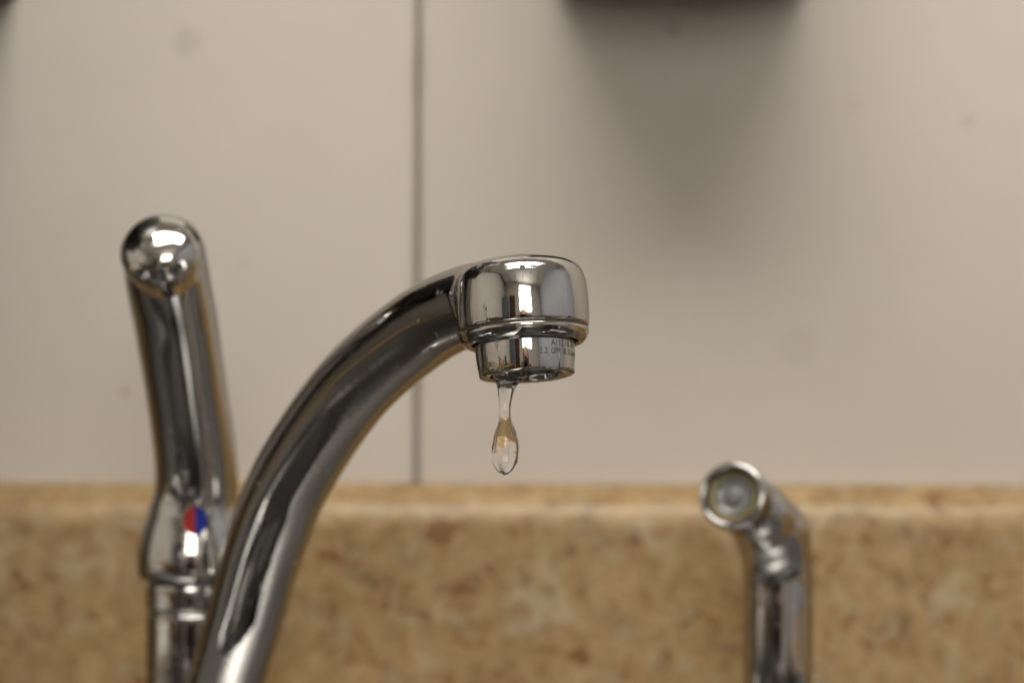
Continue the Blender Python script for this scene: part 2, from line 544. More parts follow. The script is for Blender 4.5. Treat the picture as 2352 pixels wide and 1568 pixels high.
for i in range(-1, 7):
    for j in range(-1, 7):
        cx, cy = -1.15 + .6 * (i - 1) - .0 + .0, -1.45 + .6 * (j - 1)
        cx = -.25 + .6 * (i - 3); cy = -.05 + .6 * (j - 4)
        if not (XL - .15 < cx < XR + .2 and YB - .1 < cy < 1.0): continue
        if any(x0 < cx < x1 and y0 < cy < y1 for x0, x1, y0, y1, _ in LIGHTS): continue
        o = link('ceiling_tile', tile_me, M['tile'], ceil)
        o.location = (cx, cy, CEIL)
for i, (x0, x1, y0, y1, mk) in enumerate(LIGHTS):
    t = empty('ceiling_light', ((x0 + x1) / 2, (y0 + y1) / 2, CEIL),
              'long fluorescent ceiling panel above the sink, mirrored on the spout head', 'ceiling light')
    a = .03
    link('frame', boxes_mesh('frame', [(x0 + .004, x0 + a, y0 + .004, y1 - .004, CEIL - .012, CEIL + .008), (x1 - a, x1 - .004, y0 + .004, y1 - .004, CEIL - .012, CEIL + .008),
                                       (x0 + a, x1 - a, y0 + .004, y0 + a, CEIL - .012, CEIL + .008), (x0 + a, x1 - a, y1 - a, y1 - .004, CEIL - .012, CEIL + .008)]), M['white'], t)
    link('diffuser', boxes_mesh('diffuser', [(x0 + a + .001, x1 - a - .001, y0 + a + .001, y1 - a - .001, CEIL - .006, CEIL + .004)]), M[mk], t)

# base cabinets under the counters
cab = empty('base_cabinet', (0, .6, 0), 'dark wooden cabinet under the beige sink counter', 'cabinet')
link('carcass', boxes_mesh('carcass', [(XL, SX0 - .05, .31, WALL_Y - .002, .1, COUNTER - .04), (SX1 + .05, XR, .31, WALL_Y - .002, .1, COUNTER - .04),
                                       (SX0 - .05, SX1 + .05, .31, WALL_Y - .002, .1, .55)]), M['wood'], cab)
for k in range(6):
    x0 = XL + .62 + k * .48
    d = link('door', boxes_mesh('door', [(x0 + .004, x0 + .476, .288, .3095, .13, COUNTER - .05)], .003), M['wood'], cab)
    link('handle', tube_mesh('handle', [(x0 + .42, .286, .62), (x0 + .42, .262, .625), (x0 + .42, .262, .735), (x0 + .42, .286, .74)], .005), M['steel'], d)
cab2 = empty('side_cabinet', (XL + .3, -.8, 0), 'dark wooden cabinet under the counter along the left wall', 'cabinet')
link('carcass', boxes_mesh('carcass', [(XL + .002, XL + .56, -1.88, .249, .1, COUNTER - .04)]), M['wood'], cab2)

# stainless double sink let into the counter, with a steel deck that carries the faucet and the sprayer
sink = empty('sink', ((SX0 + SX1) / 2, (SY0 + SY1) / 2, COUNTER - .2), 'stainless steel double sink with the dripping faucet on its deck', 'sink')
dx0, dx1, dy0, dy1 = SX0 - .03, SX1 + .03, SY0 - .02, .835
(b0, b1), (b2, b3) = BOWLS
z0, z1 = COUNTER + .0006, DECK
link('deck', boxes_mesh('deck', [(dx0, dx1, SY1 - .012, dy1, z0, z1), (dx0, dx1, dy0, SY0 + .012, z0, z1),
                                 (dx0, b0, SY0 + .012, SY1 - .012, z0, z1), (b1, b2, SY0 + .012, SY1 - .012, z0, z1), (b3, dx1, SY0 + .012, SY1 - .012, z0, z1)]), M['steel'], sink)
def sink_bowl(x0, x1):
    rings = [(0.0, -.0005, .03), (0.002, -.012, .03), (0.004, -.06, .035), (.012, -.15, .05), (.03, -.185, .06), (.12, -.192, .03)]
    V, Fc, n = [], [], 48
    y0, y1 = SY0 + .012, SY1 - .012
    for inset, dz, rc in rings:
        hx, hy = (x1 - x0) / 2 + .0008 - inset, (y1 - y0) / 2 + .0008 - inset
        for k in range(n):
            a = 2 * math.pi * (k + .5) / n
            ca, sa = math.cos(a), math.sin(a)
            e = 9
            q = (abs(ca) ** e + abs(sa) ** e) ** (-1 / e)
            V.append(((x0 + x1) / 2 + hx * ca * q, (y0 + y1) / 2 + hy * sa * q, DECK + dz))
    for i in range(len(rings) - 1):
        for k in range(n):
            k2 = (k + 1) % n
            Fc.append((i * n + k, (i + 1) * n + k, (i + 1) * n + k2, i * n + k2))
    Fc.append(tuple((len(rings) - 1) * n + k for k in range(n)))
    return mesh_from('bowl', V, Fc)
for x0, x1 in BOWLS:
    bw = link('bowl', sink_bowl(x0, x1), M['steel'], sink)
    link('drain', lathe('drain', round_profile([(0, .001), (.018, .001), (.022, .004), (.04, .003), (.043, .0)], [0, .002, .002, .002, 0]), ((x0 + x1) / 2, (SY0 + SY1) / 2, DECK - .1915)), M['chrome_worn'], bw)

# ================================================================== THE FAUCET
HEAD_Y = 0.614
# axis of the outlet, pointing down: it leans to the right and towards the camera
AX = Vector((math.tan(R(3.3)), -math.tan(R(7.0)), -1)).normalized()
GROOVE = at(1203.0, 758.5, HEAD_Y)          # centre of the groove plane
mm = 0.001
def hp(h): return GROOVE + AX * (h * mm)

faucet = empty('faucet', (at(440, 1600, .768).x, .768, DECK), 'polished chrome kitchen faucet with arched spout and lever, dripping over the sink', 'faucet')

SP_PX = [(965, 757), (810, 892), (680, 1082), (614, 1238), (566, 1405), (518, 1568)]
slope = 0.696
xh = at(1203.5, 690, HEAD_Y).x
pts3 = []
for px, py in SP_PX:
    k = (px - 1176) / F2
    Y = (xh + HEAD_Y * slope) / (k + slope)
    pts3.append(at(px, py, Y))
body_c = Vector((at(442, 1500, .768).x, .768, 0))
head_in = hp(-8.9)
pre = at(1085, 700, HEAD_Y + (xh - at(1085, 700, .627).x) / slope)
path = [head_in + (head_in - pre) * 0.02, pre] + pts3 + [Vector((body_c.x + .004, body_c.y - .005, .928))]
path = catmull(path, 70)
nP = len(path)
rad_s = [float(v) for v in np.interp(np.linspace(0, 1, nP), [0, .18, .3, .5, .8, 1], [.0110, .0115, .01195, .0127, .0127, .0121])]
R_H = 17.4 * mm
TOP_H, CR = 18.2 * mm, 5.0 * mm
axn = np.array(AX)
def f_spout(P):
    tube = sd_chain(P, path, rad_s)
    q = P - np.array(GROOVE)
    h = -(q @ axn)                        # up from the groove
    rr = np.sqrt(np.maximum(((q + h[:, None] * axn) ** 2).sum(1), 0))
    # cup: slightly tapered rounded cylinder
    top = TOP_H - 0.4 * mm * (rr / R_H) ** 2
    dx = rr - (17.8 * mm - 0.38 * mm * ((np.clip(h, -1 * mm, 14 * mm) - 6 * mm) / (6 * mm)) ** 2) + CR
    dy = h - top + CR
    cup = np.minimum(np.maximum(dx, dy), 0) + np.sqrt(np.maximum(dx, 0) ** 2 + np.maximum(dy, 0) ** 2) - CR
    cup = -smin(-cup, h, 0.9 * mm)      # cut flat at the groove
    k = 1.2 * mm + 4.0 * mm * np.clip((h - 3 * mm) / (9 * mm), 0, 1)   # soft on top, a crease underneath
    return smin(tube, cup, k)
allp = np.array([tuple(p) for p in path])
lo = np.minimum(allp.min(0), np.array(GROOVE) - .02) - .015
hi = np.maximum(allp.max(0), np.array(GROOVE) + .02) + .016
sp_me = implicit_mesh('spout', f_spout, lo, hi, 0.00075, 4)
spout = link('spout', sp_me, M['chrome'], faucet)

# collar below the groove
pc = round_profile([(16.2, .55), (17.3, .55), (17.45, 1.3), (16.7, 3.1), (15.6, 4.05), (14.75, 4.0), (14.3, 3.5), (14.1, 1.5), (16.0, 1.2), (16.2, .55)],
                   [0, .15, 1.0, 1.4, .5, .3, .4, .3, 0, 0])
collar = link('outlet_collar', lathe('outlet_collar', [(r * mm, h * mm) for r, h in pc], GROOVE, AX, 128), M['chrome'], faucet)
link('groove_ring', lathe('groove_ring', [(15.8 * mm, .8 * mm), (16.9 * mm, .7 * mm), (16.9 * mm, -.5 * mm), (15.8 * mm, -.6 * mm), (15.8 * mm, .8 * mm)], GROOVE, AX, 96), M['groove'], collar)
# aerator
AERO = [(3.6, 13.4), (6.0, 13.36), (9.0, 13.12), (12.0, 12.7)]
def arad(h):
    h = min(max(h, 3.6), 12.0)
    for (h0, r0_), (h1, r1_) in zip(AERO, AERO[1:]):
        if h <= h1: return r0_ + (r1_ - r0_) * (h - h0) / (h1 - h0)
pa = round_profile([(13.3, 2.0)] + [(r, h) for h, r in AERO] + [(12.1, 12.6), (9.9, 12.3), (9.3, 11.0), (8.9, 10.7)],
                   [0, .3, 1.5, 2, .5, .5, .4, .4, 0])
aer = link('aerator', lathe('aerator', [(r * mm, h * mm) for r, h in pa], GROOVE, AX, 128), M['chrome'], faucet)
def screen_material():
    m, nt, b = nmat('aerator_mesh')
    ck = nt.nodes.new("ShaderNodeTexVoronoi"); ck.inputs["Scale"].default_value = 1100
    nt.links.new(coords(nt), ck.inputs["Vector"])
    nt.links.new(ramp(nt, ck.outputs["Distance"], [(0.25, (.005, .005, .005)), (0.5, (.07, .07, .06))]), b.inputs["Base Color"])
    b.inputs["Roughness"].default_value = .35
    return m
link('aerator_screen', lathe('aerator_screen', [(0, 9.9 * mm), (5 * mm, 10.0 * mm), (8.95 * mm, 10.65 * mm)], GROOVE, AX, 64), screen_material(), aer)

# etched lettering wrapped round the aerator
Qa = frame_z(AX)
# direction of the camera in the plane across the axis, and the sideways direction
back = Vector((0, 0, CAM_Z)) - GROOVE; back.z = 0
e_front = (Vector((-GROOVE.x, -GROOVE.y, 0)) - AX * Vector((-GROOVE.x, -GROOVE.y, 0)).dot(AX)).normalized()
e_right = e_front.cross(AX).normalized()
if e_right.x < 0: e_right = -e_right
def word(text, a0, a1, h_top, h_bot):
    """text between angles a0..a1 (degrees to the right of the camera side), heights in mm below the groove"""
    cu = bpy.data.curves.new('lettering', 'FONT'); cu.body = text; cu.resolution_u = 3
    cu.offset = 0.0
    ob = bpy.data.objects.new('t', cu); COL.objects.link(ob)
    dg = bpy.context.evaluated_depsgraph_get()
    me = bpy.data.meshes.new_from_object(ob.evaluated_get(dg))
    COL.objects.unlink(ob); bpy.data.objects.remove(ob)
    co = np.array([tuple(v.co) for v in me.vertices])
    x0, x1 = co[:, 0].min(), co[:, 0].max()
    y0, y1 = 0.0, 0.7
    for v in me.vertices:
        a = R(a0 + (a1 - a0) * (v.co.x - x0) / (x1 - x0))
        h = h_bot + (h_top - h_bot) * (v.co.y - y0) / (y1 - y0)
        rr = arad(h) + .03
        v.co = GROOVE + AX * (h * mm) + (e_front * math.cos(a) + e_right * math.sin(a)) * (rr * mm)
    return me
ws = [word('A112.18.1M', 31, 73, 4.6, 6.25), word('2.2', 16.5, 26, 6.75, 8.4), word('GPM', 31, 44, 6.7, 8.4), word('8.3L/min', 50, 84, 6.7, 8.4), word('.', 28, 28.8, 6.7, 8.4)]
lm = join_meshes('lettering', ws)
link('lettering', lm, M['etch'], aer)

# limescale crust round the rim and up the left side
def crust():
    bm = bmesh.new()
    def lump(a, h, r, s, flat=0.45):
        b2 = bmesh.new(); bmesh.ops.create_icosphere(b2, subdivisions=1, radius=1)
        o = e_front * math.cos(a) + e_right * math.sin(a)
        c = GROOVE + AX * (h * mm) + o * (r * mm)
        Q = frame_z(o)
        sx, sy = s * random.uniform(.7, 1.5), s * random.uniform(.7, 1.4)
        for v in b2.verts:
            k = random.uniform(.75, 1.25)
            v.co = c + Q @ Vector((v.co.x * sx * k, v.co.y * sy * k, v.co.z * s * flat * k)) * mm
        t = bpy.data.meshes.new('t'); b2.to_mesh(t); b2.free(); bm.from_mesh(t); bpy.data.meshes.remove(t)
    rad_at = arad
    for i in range(620):                                   # patch up the left side
        a = R(random.triangular(-84, -24, -66)); h = 12.1 - abs(random.gauss(0, 1.15)) * (1.0 if a < R(-45) else .45)
        if h < 8.9: continue
        lump(a, h, rad_at(h) - .05, random.uniform(.1, .38), .2)
    for i in range(300):                                   # thin crust all along the rim
        a = random.uniform(-math.pi, math.pi)
        lump(a, 12.2 + random.uniform(-.25, .3), random.uniform(11.6, 12.7), random.uniform(.08, .24), .6)
    for i in range(60):
        a = R(random.uniform(62, 100))
        lump(a, 11.8 + random.uniform(-.4, .5), 12.75, random.uniform(.12, .3), .5)
    me = bpy.data.meshes.new('limescale'); bm.to_mesh(me); bm.free()
    me.shade_smooth()
    return me
tag(link('limescale', crust(), M['lime'], aer), kind='stuff')

# handle: bell shaped hub with a lever that rises towards the viewer and ends in a round cap
HB = .768
def pr(px, Y): return px / F2 * Y
hk = [(441, 1318, HB, 123), (441, 1285, HB, 124), (443, 1245, HB, 118), (446, 1200, HB, 107), (450, 1145, HB - .001, 97), (452, 1080, HB - .004, 94.5), (441, 985, HB - .011, 93.5),
      (425, 880, HB - .020, 93.5), (405, 750, HB - .032, 96), (388, 660, HB - .042, 97), (377, 592, HB - .049, 96)]
h_pts = [at(a, b, c) for a, b, c, d in hk]
h_rad = [pr(d, c) for a, b, c, d in hk]
hs = catmull([Vector((*p, )) for p in h_pts], 54)
rs = [v.x for v in catmull([Vector((r, 0, 0)) for r in h_rad], 54)]
zcut = at(441, 1338, HB).z
def f_handle(P):
    u = sd_chain(P, hs, rs)
    return -smin(-u, -(zcut - P[:, 2]), 4.5 * mm)
hp_ = np.array([tuple(p) for p in hs])
handle = link('handle', implicit_mesh('handle', f_handle, hp_.min(0) - .022, hp_.max(0) + .022, 0.0011, 4), M['chrome'], faucet)
bx_, by_ = h_pts[0].x, h_pts[0].y
CAPD = Vector((-.10, -.84, .52)).normalized()
cap_c = at(368, 574, HB - .060)
cr_ = pr(95, HB - .060)
link('handle_cap', lathe('handle_cap', round_profile([(cr_ * .90, -.010), (cr_ * .97, -.0045), (cr_ * .97, -.0030), (cr_ * 1.0, -.0024), (cr_ * 1.0, .0005), (cr_ * .80, cr_ * .36), (cr_ * .45, cr_ * .53), (0, cr_ * .58)],
     [0, .0003, .0002, .0003, .002, .004, .004, 0], 8), cap_c, CAPD, 96), M['chrome'], handle)
# collar and body column under the handle
def zrow(py): return at(441, py, HB).z
rb = pr(104, HB)
pb = [(0.0, zcut - .0005), (rb * .99, zcut - .0005), (rb * .99, zrow(1346)), (rb * 1.0, zrow(1350)), (rb * 1.0, zrow(1398)), (rb * .94, zrow(1402)), (rb * .94, zrow(1410))]
link('body_ring', lathe('body_ring', round_profile(pb, [0, 0, .0005, .0005, .0008, .0003, 0]), (bx_, by_, 0)), M['chrome'], faucet)
pb = [(rb * .9, zrow(1406)), (rb * .985, zrow(1409)), (rb * .985, zrow(1425)), (rb * .98, zrow(1560)), (rb * 1.0, zrow(1700)), (rb * 1.25, DECK + .012), (rb * 1.75, DECK + .006), (rb * 1.8, DECK + .0006), (0, DECK + .0006)]
link('body', lathe('body', round_profile(pb, [0, .0008, 0, .004, .005, .003, .002, .001, 0]), (bx_, by_, 0)), M['chrome'], faucet)
# temperature marker: half red, half blue
dg = bpy.context.evaluated_depsgraph_get()
bvh = BVHTree.FromPolygons([tuple(v.co) for v in handle.data.vertices], [tuple(p.vertices) for p in handle.data.polygons])
def half_disc(name, s, mat):
    V, Fc, n, m = [], [], 10, 14
    for i in range(n + 1):
        for j in range(m + 1):
            a = -math.pi / 2 + math.pi * j / m
            q = at(449 + s * 28 * (i / n) * math.cos(a), 1197 + 34 * (i / n) * math.sin(a), .70)
            d = (q - Vector((0, 0, CAM_Z))).normalized()
            hit = bvh.ray_cast(q, d)
            p = hit[0] if hit[0] else at(449, 1197, HB - .015)
            V.append(p - d * (.00035 - .0001 * (i / n)))
    for i in range(n):
        for j in range(m):
            a, b, c, e = i * (m + 1) + j, (i + 1) * (m + 1) + j, (i + 1) * (m + 1) + j + 1, i * (m + 1) + j + 1
            Fc.append((a, b, c, e) if s < 0 else (e, c, b, a))
    o = link(name, mesh_from(name, V, Fc), mat, handle)
    return o
tag(half_disc('temperature_marker', -1, M['red_mark']), 'red half of the round hot and cold marker')
tag(half_disc('temperature_marker', 1, M['blue_mark']), 'blue half of the round hot and cold marker')

# ------------------------------------------------------------------ water: neck and hanging drop
def Z3(x, y): return ((1850 + x / 3.135) / 1.7415, (1450 + y / 3.135) / 1.7415)
WY = HEAD_Y + .0045
rows = [(120, 325, 800), (160, 300, 835), (176, 305, 826), (188, 325, 800), (202, 352, 772), (220, 382, 744), (240, 402, 722), (262, 417, 700), (300, 430, 674), (350, 440, 650), (400, 446, 632), (500, 455, 612), (600, 460, 603), (680, 460, 604),
        (740, 450, 616), (800, 430, 642), (860, 410, 668), (920, 394, 688), (1000, 380, 702), (1080, 371, 707), (1160, 368, 703), (1230, 376, 692), (1290, 393, 671), (1340, 421, 640), (1375, 455, 605), (1397, 490, 568)]
def water_mesh():
    C = []
    for y, a, b in rows:
        p, q = at(*Z3(a, y), WY), at(*Z3(b, y), WY)
        C.append(Vector(((p.x + q.x) / 2, (q.x - p.x) / 2, p.z)))
    C = catmull(C, 110)
    V, Fc, S = [], [], 56
    for i, c in enumerate(C):
        for k in range(S):
            a = 2 * math.pi * k / S
            u = Vector((math.cos(a), math.sin(a), 0))
            q = c.y * (1 + .055 * mnoise.noise(Vector((u.x * 1.1, u.y * 1.1, c.z * 330))) + .03 * mnoise.noise(Vector((u.x * 2 + 7, u.y * 2, c.z * 700))))
            V.append((c.x + q * u.x, WY + q * u.y, c.z))
    n = len(C)
    for i in range(n - 1):
        for k in range(S):
            k2 = (k + 1) % S
            Fc.append((i * S + k, (i + 1) * S + k, (i + 1) * S + k2, i * S + k2))
    p = at(*Z3(530, 1410), WY)
    V.append((p.x, WY, p.z)); e = len(V) - 1
    for k in range(S): Fc.append(((n - 1) * S + k, e, (n - 1) * S + (k + 1) % S))
    V.append((C[0].x, WY, C[0].z)); e = len(V) - 1
    for k in range(S): Fc.append((k, (k + 1) % S, e))
    me = mesh_from('water_drip', V, Fc)
    bm = bmesh.new(); bm.from_mesh(me); bmesh.ops.recalc_face_normals(bm, faces=bm.faces); bm.to_mesh(me); bm.free()
    return me
tag(link('water_drip', water_mesh(), M['water']), 'clear drip of water stretching down from the faucet outlet', 'water drop')

# ================================================================== SIDE SPRAYER
sy = .792
spr = empty('side_sprayer', (at(1788, 1568, sy).x, sy, DECK), 'chrome side sprayer with angled nozzle at the right of the faucet', 'sprayer')
NZ = Vector((-.34, -.91, .22)).normalized()
face_c = at(1680, 1134, sy - .036)
elbow = at(1786, 1222, sy)
col_x = at(1787, 1400, sy).x
stem_r = pr(80, sy)
chain = [face_c - NZ * .006, face_c - NZ * .016] + [at(1738, 1176, sy - .017), at(1764, 1204, sy - .009), at(1781, 1246, sy - .003), at(1787, 1310, sy), at(1788.5, 1390, sy)]
chain = catmull(chain, 24) + [Vector((col_x, sy, .955)), Vector((col_x, sy, .93))]
cr = [pr(73, sy - .03)] * 8 + [pr(74, sy)] * 4 + [pr(77, sy)] * 6 + [pr(80, sy)] * 6 + [stem_r, stem_r * .9]
def f_spray(P):
    u = smin(sd_chain(P, chain[:15], cr[:15]), sd_chain(P, chain[14:], cr[14:]), 4 * mm)     # soft bend
    h = (P - np.array(face_c - NZ * .0045)) @ np.array(NZ)
    return -smin(-u, -h, 0.8 * mm)
cp = np.array([tuple(p) for p in chain])
link('spray_head', implicit_mesh('spray_head', f_spray, cp.min(0) - .018, cp.max(0) + .018, 0.0011, 4), M['chrome'], spr)
r0 = pr(79, sy - .036)
pn = round_profile([(r0 * .96, -.006), (r0 * 1.0, -.0045), (r0 * 1.0, -.0012), (r0 * .95, 0), (r0 * .83, 0), (r0 * .77, -.003), (r0 * .74, -.0055)], [0, .0006, .001, .0008, .0006, .0008, 0])
link('nozzle_ring', lathe('nozzle_ring', pn, face_c, NZ), M['chrome'], spr)
pn = round_profile([(r0 * .775, -.0042), (r0 * .72, -.0022), (r0 * .60, -.0026), (r0 * .57, -.005)], [0, .0005, .0004, 0])
link('nozzle_gasket', lathe('nozzle_gasket', pn, face_c, NZ), M['nozzle_ring'], spr)
pn = round_profile([(r0 * .60, -.005), (r0 * .55, -.0022), (r0 * .47, -.0030), (r0 * .26, -.0036), (r0 * .22, -.0024), (0, -.0020)], [0, .0006, .001, .0005, .0006, 0])
link('nozzle_face', lathe('nozzle_face', pn, face_c, NZ), M['nozzle_plastic'], spr)
link('base_flange', lathe('base_flange', round_profile([(stem_r * .8, .93), (stem_r * 1.15, .926), (stem_r * 1.25, DECK + .008), (stem_r * 1.7, DECK + .005), (stem_r * 1.75, DECK + .0006)], [0, .001, .002, .002, 0]), (col_x, sy, 0)), M['chrome'], spr)

# ================================================================== WALL DISPENSERS at the top of the picture
zb = at(1580, -36, WALL_Y).z
xa, xb = at(1276, 0, .86).x, at(1886, 0, .86).x
def dispenser_mesh(name, x0, x1, depth, z0, z1, e=2.6):
    V, Fc, n = [], [], 40
    cx, hx = (x0 + x1) / 2, (x1 - x0) / 2
    lv = [(.93, z0), (.985, z0 + .002), (1.0, z0 + .006), (1.0, z1 - .02), (.96, z1 - .006), (.88, z1)]
    for s, z in lv:
        for k in range(n + 1):
            a = math.pi * k / n
            ca, sa = math.cos(a), math.sin(a)
            q = (abs(ca) ** e + abs(sa) ** e) ** (-1 / e)
            V.append((cx + hx * s * ca * q, WALL_Y - .0006 - depth * s * sa * q, z))
    m = n + 1
    for i in range(len(lv) - 1):
        for k in range(m):
            k2 = (k + 1) % m
            Fc.append((i * m + k, i * m + k2, (i + 1) * m + k2, (i + 1) * m + k))
    Fc.append(tuple(reversed(range(m)))); Fc.append(tuple((len(lv) - 1) * m + k for k in range(m)))
    me = mesh_from(name, V, Fc)
    bm = bmesh.new(); bm.from_mesh(me); bmesh.ops.recalc_face_normals(bm, faces=bm.faces); bm.to_mesh(me); bm.free()
    me.set_sharp_from_angle(angle=R(45))
    return me
sd = empty('soap_dispenser', ((xa + xb) / 2, WALL_Y, zb), 'dark rounded dispenser on the wall, cut off by the top edge', 'dispenser')
link('housing', dispenser_mesh('housing', xa, xb, .095, zb, zb + .24), M['dispenser'], sd)
zb2 = at(0, 14, WALL_Y).z
xr = at(16, 0, WALL_Y - .02).x
td = empty('wall_box', (xr - .12, WALL_Y, zb2), 'dark box on the wall just peeking into the upper left corner', 'wall box')
link('housing', dispenser_mesh('housing', xr - .25, xr, .28, zb2, zb2 + .3, 5), M['dispenser'], td)

# ================================================================== WHAT THE CHROME MIRRORS
# window and door in the wall behind the viewer
win = empty('window', (-.02, YB, 1.6), 'bright window behind the photographer, mirrored on the spout head', 'window')
x0, x1, z0, z1 = -.36, .80, 1.45, 2.47
link('frame', boxes_mesh('frame', [(x0, x0 + .04, YB + .001, YB + .05, z0, z1), (x1 - .04, x1, YB + .001, YB + .05, z0, z1), (x0 + .04, x1 - .04, YB + .001, YB + .05, z0, z0 + .04), (x0 + .04, x1 - .04, YB + .001, YB + .05, z1 - .04, z1)]), M['white'], win)
link('pane', boxes_mesh('pane', [(x0 + .041, x1 - .041, YB + .004, YB + .012, z0 + .041, z1 - .041)]), M['daylight'], win)
dr = empty('door', (-1.0, YB, 0), 'brown wooden door behind the photographer, mirrored in the aerator', 'door')
link('leaf', boxes_mesh('leaf', [(-1.30, -.72, YB + .001, YB + .045, .005, 2.03)], .004), M['wood'], dr)
link('handle', lathe('handle', round_profile([(.004, 0), (.008, .03), (.024, .04), (.026, .055), (.0, .065)], .006), (-.79, YB + .045, 1.0), (0, 1, 0), 32), M['steel'], dr)
lk = empty('locker', (-1.6, YB + .3, 0), 'tall grey blue metal locker in the corner behind the photographer', 'locker')
link('cabinet', boxes_mesh('cabinet', [(-1.88, -1.40, YB + .002, YB + .42, .0, 1.9)], .004), M['locker'], lk)
link('door', boxes_mesh('door', [(-1.865, -1.415, YB + .4205, YB + .434, .06, 1.87)], .003), M['locker'], lk)

def pot(name, prof, loc, mat, label, cat, handle_side=None, hmat=None):
    t = empty(name, loc, label, cat)
    link('vessel', lathe('vessel', prof, loc, (0, 0, 1), 40), mat, t)
    if handle_side:
        r, h = handle_side
        L = Vector(loc)
        pts = [L + Vector((r * .97 + .0, 0, h * .8)), L + Vector((r + .022, 0, h * .78)), L + Vector((r + .03, 0, h * .5)), L + Vector((r + .02, 0, h * .25)), L + Vector((r * .96, 0, h * .22))]
        link('handle', tube_mesh('handle', catmull(pts, 14), .0055), hmat or mat, t)
    return t
def cup(r, h, wall_=.004):
    return round_profile([(0, .0006), (r * .85, .0006), (r, .02), (r, h), (r - wall_, h), (r - wall_, .02), (r * .8, .007), (0, .007)], [0, .003, .01, .002, .002, .01, .004, 0], 4)
crock = pot('utensil_crock', cup(.065, .16), (-1.45, .05, COUNTER), M['white'], 'white crock full of dark utensils on the left counter', 'crock')
for k in range(5):
    a = k * 1.3
    b = Vector((-1.45 + .03 * math.cos(a), .05 + .03 * math.sin(a), COUNTER + .011))
    tp = b + Vector((.04 * math.cos(a), .04 * math.sin(a), .28 + .03 * (k % 3)))
    t = empty('cooking_spoon', b, ('black ladle leaning in the white crock', 'black slotted spoon in the white crock', 'black spatula in the white crock', 'black serving spoon in the white crock', 'black turner standing in the white crock')[k], 'utensil', 'utensils in the crock')
    link('shaft', tube_mesh('shaft', [b, b.lerp(tp, .5), tp], [.005, .0045, .006]), M['black'], t)
    link('bowl', lathe('bowl', round_profile([(0, -.004), (.026, .004), (.034, .016), (.03, .016), (.022, .006), (0, .0)], .004, 3), tp, (math.cos(a), math.sin(a), .4), 20), M['black'], t)
pot('mug', cup(.042, .10), (-1.42, -.42, COUNTER), M['teal'], 'teal mug on the left counter, mirrored in the aerator', 'mug', (.042, .10))
pot('canister', cup(.05, .12), (-1.45, -.22, COUNTER), M['yellow'], 'yellow canister beside the utensil crock, mirrored in the aerator', 'canister')
pot('tin', cup(.045, .15), (-1.52, -.1, COUNTER), M['red'], 'red tin beside the utensil crock, mirrored in the aerator', 'tin')
pot('kettle', round_profile([(0, .0006), (.08, .0006), (.085, .03), (.06, .16), (.03, .185), (.01, .19), (0, .2)], [0, .006, .02, .03, .01, .006, 0], 4), (-1.48, -.72, COUNTER), M['black'], 'black kettle at the end of the left counter', 'kettle', (.085, .18))
bt = empty('soap_bottle', (.60, .56, COUNTER), 'blue bottle standing to the right of the sink, mirrored in the chrome', 'bottle')
link('bottle', lathe('bottle', round_profile([(0, .0006), (.028, .0006), (.031, .02), (.031, .13), (.012, .165), (.012, .175), (0, .176)], [0, .004, .01, .02, .008, .002, 0], 4), (.60, .56, COUNTER), (0, 0, 1), 36), M['blue'], bt)
link('cap', lathe('cap', round_profile([(.0, .1765), (.0145, .1765), (.013, .2), (.005, .205), (0, .205)], [0, .002, .003, .002, 0], 4), (.60, .56, COUNTER), (0, 0, 1), 24), M['white'], bt)

kc = empty('added_dark_cabinet', (-.68, .82, COUNTER), 'added dark cabinet, unseen at the left, that darkens the reflection in the spout flank', 'cabinet')  # added out of view so the spout's left flank mirrors something dark
link('carcass', boxes_mesh('carcass', [(-.95, -.43, .842, WALL_Y - .03, COUNTER + .0006, 1.45)], .004), M['cabinet'], kc)
for a_, b_ in ((-.945, -.692), (-.688, -.435)):
    d = link('door', boxes_mesh('door', [(a_, b_, .822, .8415, COUNTER + .006, 1.445)], .003), M['cabinet'], kc)
    link('handle', lathe('handle', round_profile([(.004, 0), (.005, .008), (.011, .012), (.011, .018), (0, .021)], .002), ((b_ - .03) if a_ < -.7 else (a_ + .03), .822, 1.1), (0, -1, 0), 20), M['steel'], d)
# wire dish rack left of the sink
rk = empty('dish_rack', (-.80, .52, COUNTER), 'white wire dish rack left of the sink, mirrored in the chrome', 'dish rack')
tray = boxes_mesh('tray', [(-1.0, -.60, .36, .72, COUNTER + .0006, COUNTER + .012)], .004)
link('tray', tray, M['white'], rk)
for zz in (.03, .11):
    c = [(-.98, .38), (-.62, .38), (-.62, .70), (-.98, .70), (-.98, .38)]
    link('rail', tube_mesh('rail', [(x, y, COUNTER + zz) for x, y in c], .003, 6), M['white'], rk)
wire = tube_mesh('wire', [(0, 0, .012), (0, 0, .11)], .002, 6)
for k in range(9):
    for y in (.38, .70):
        o = link('wire', wire, M['white'], rk)
        o.location = (-.98 + .045 * k, y, COUNTER)

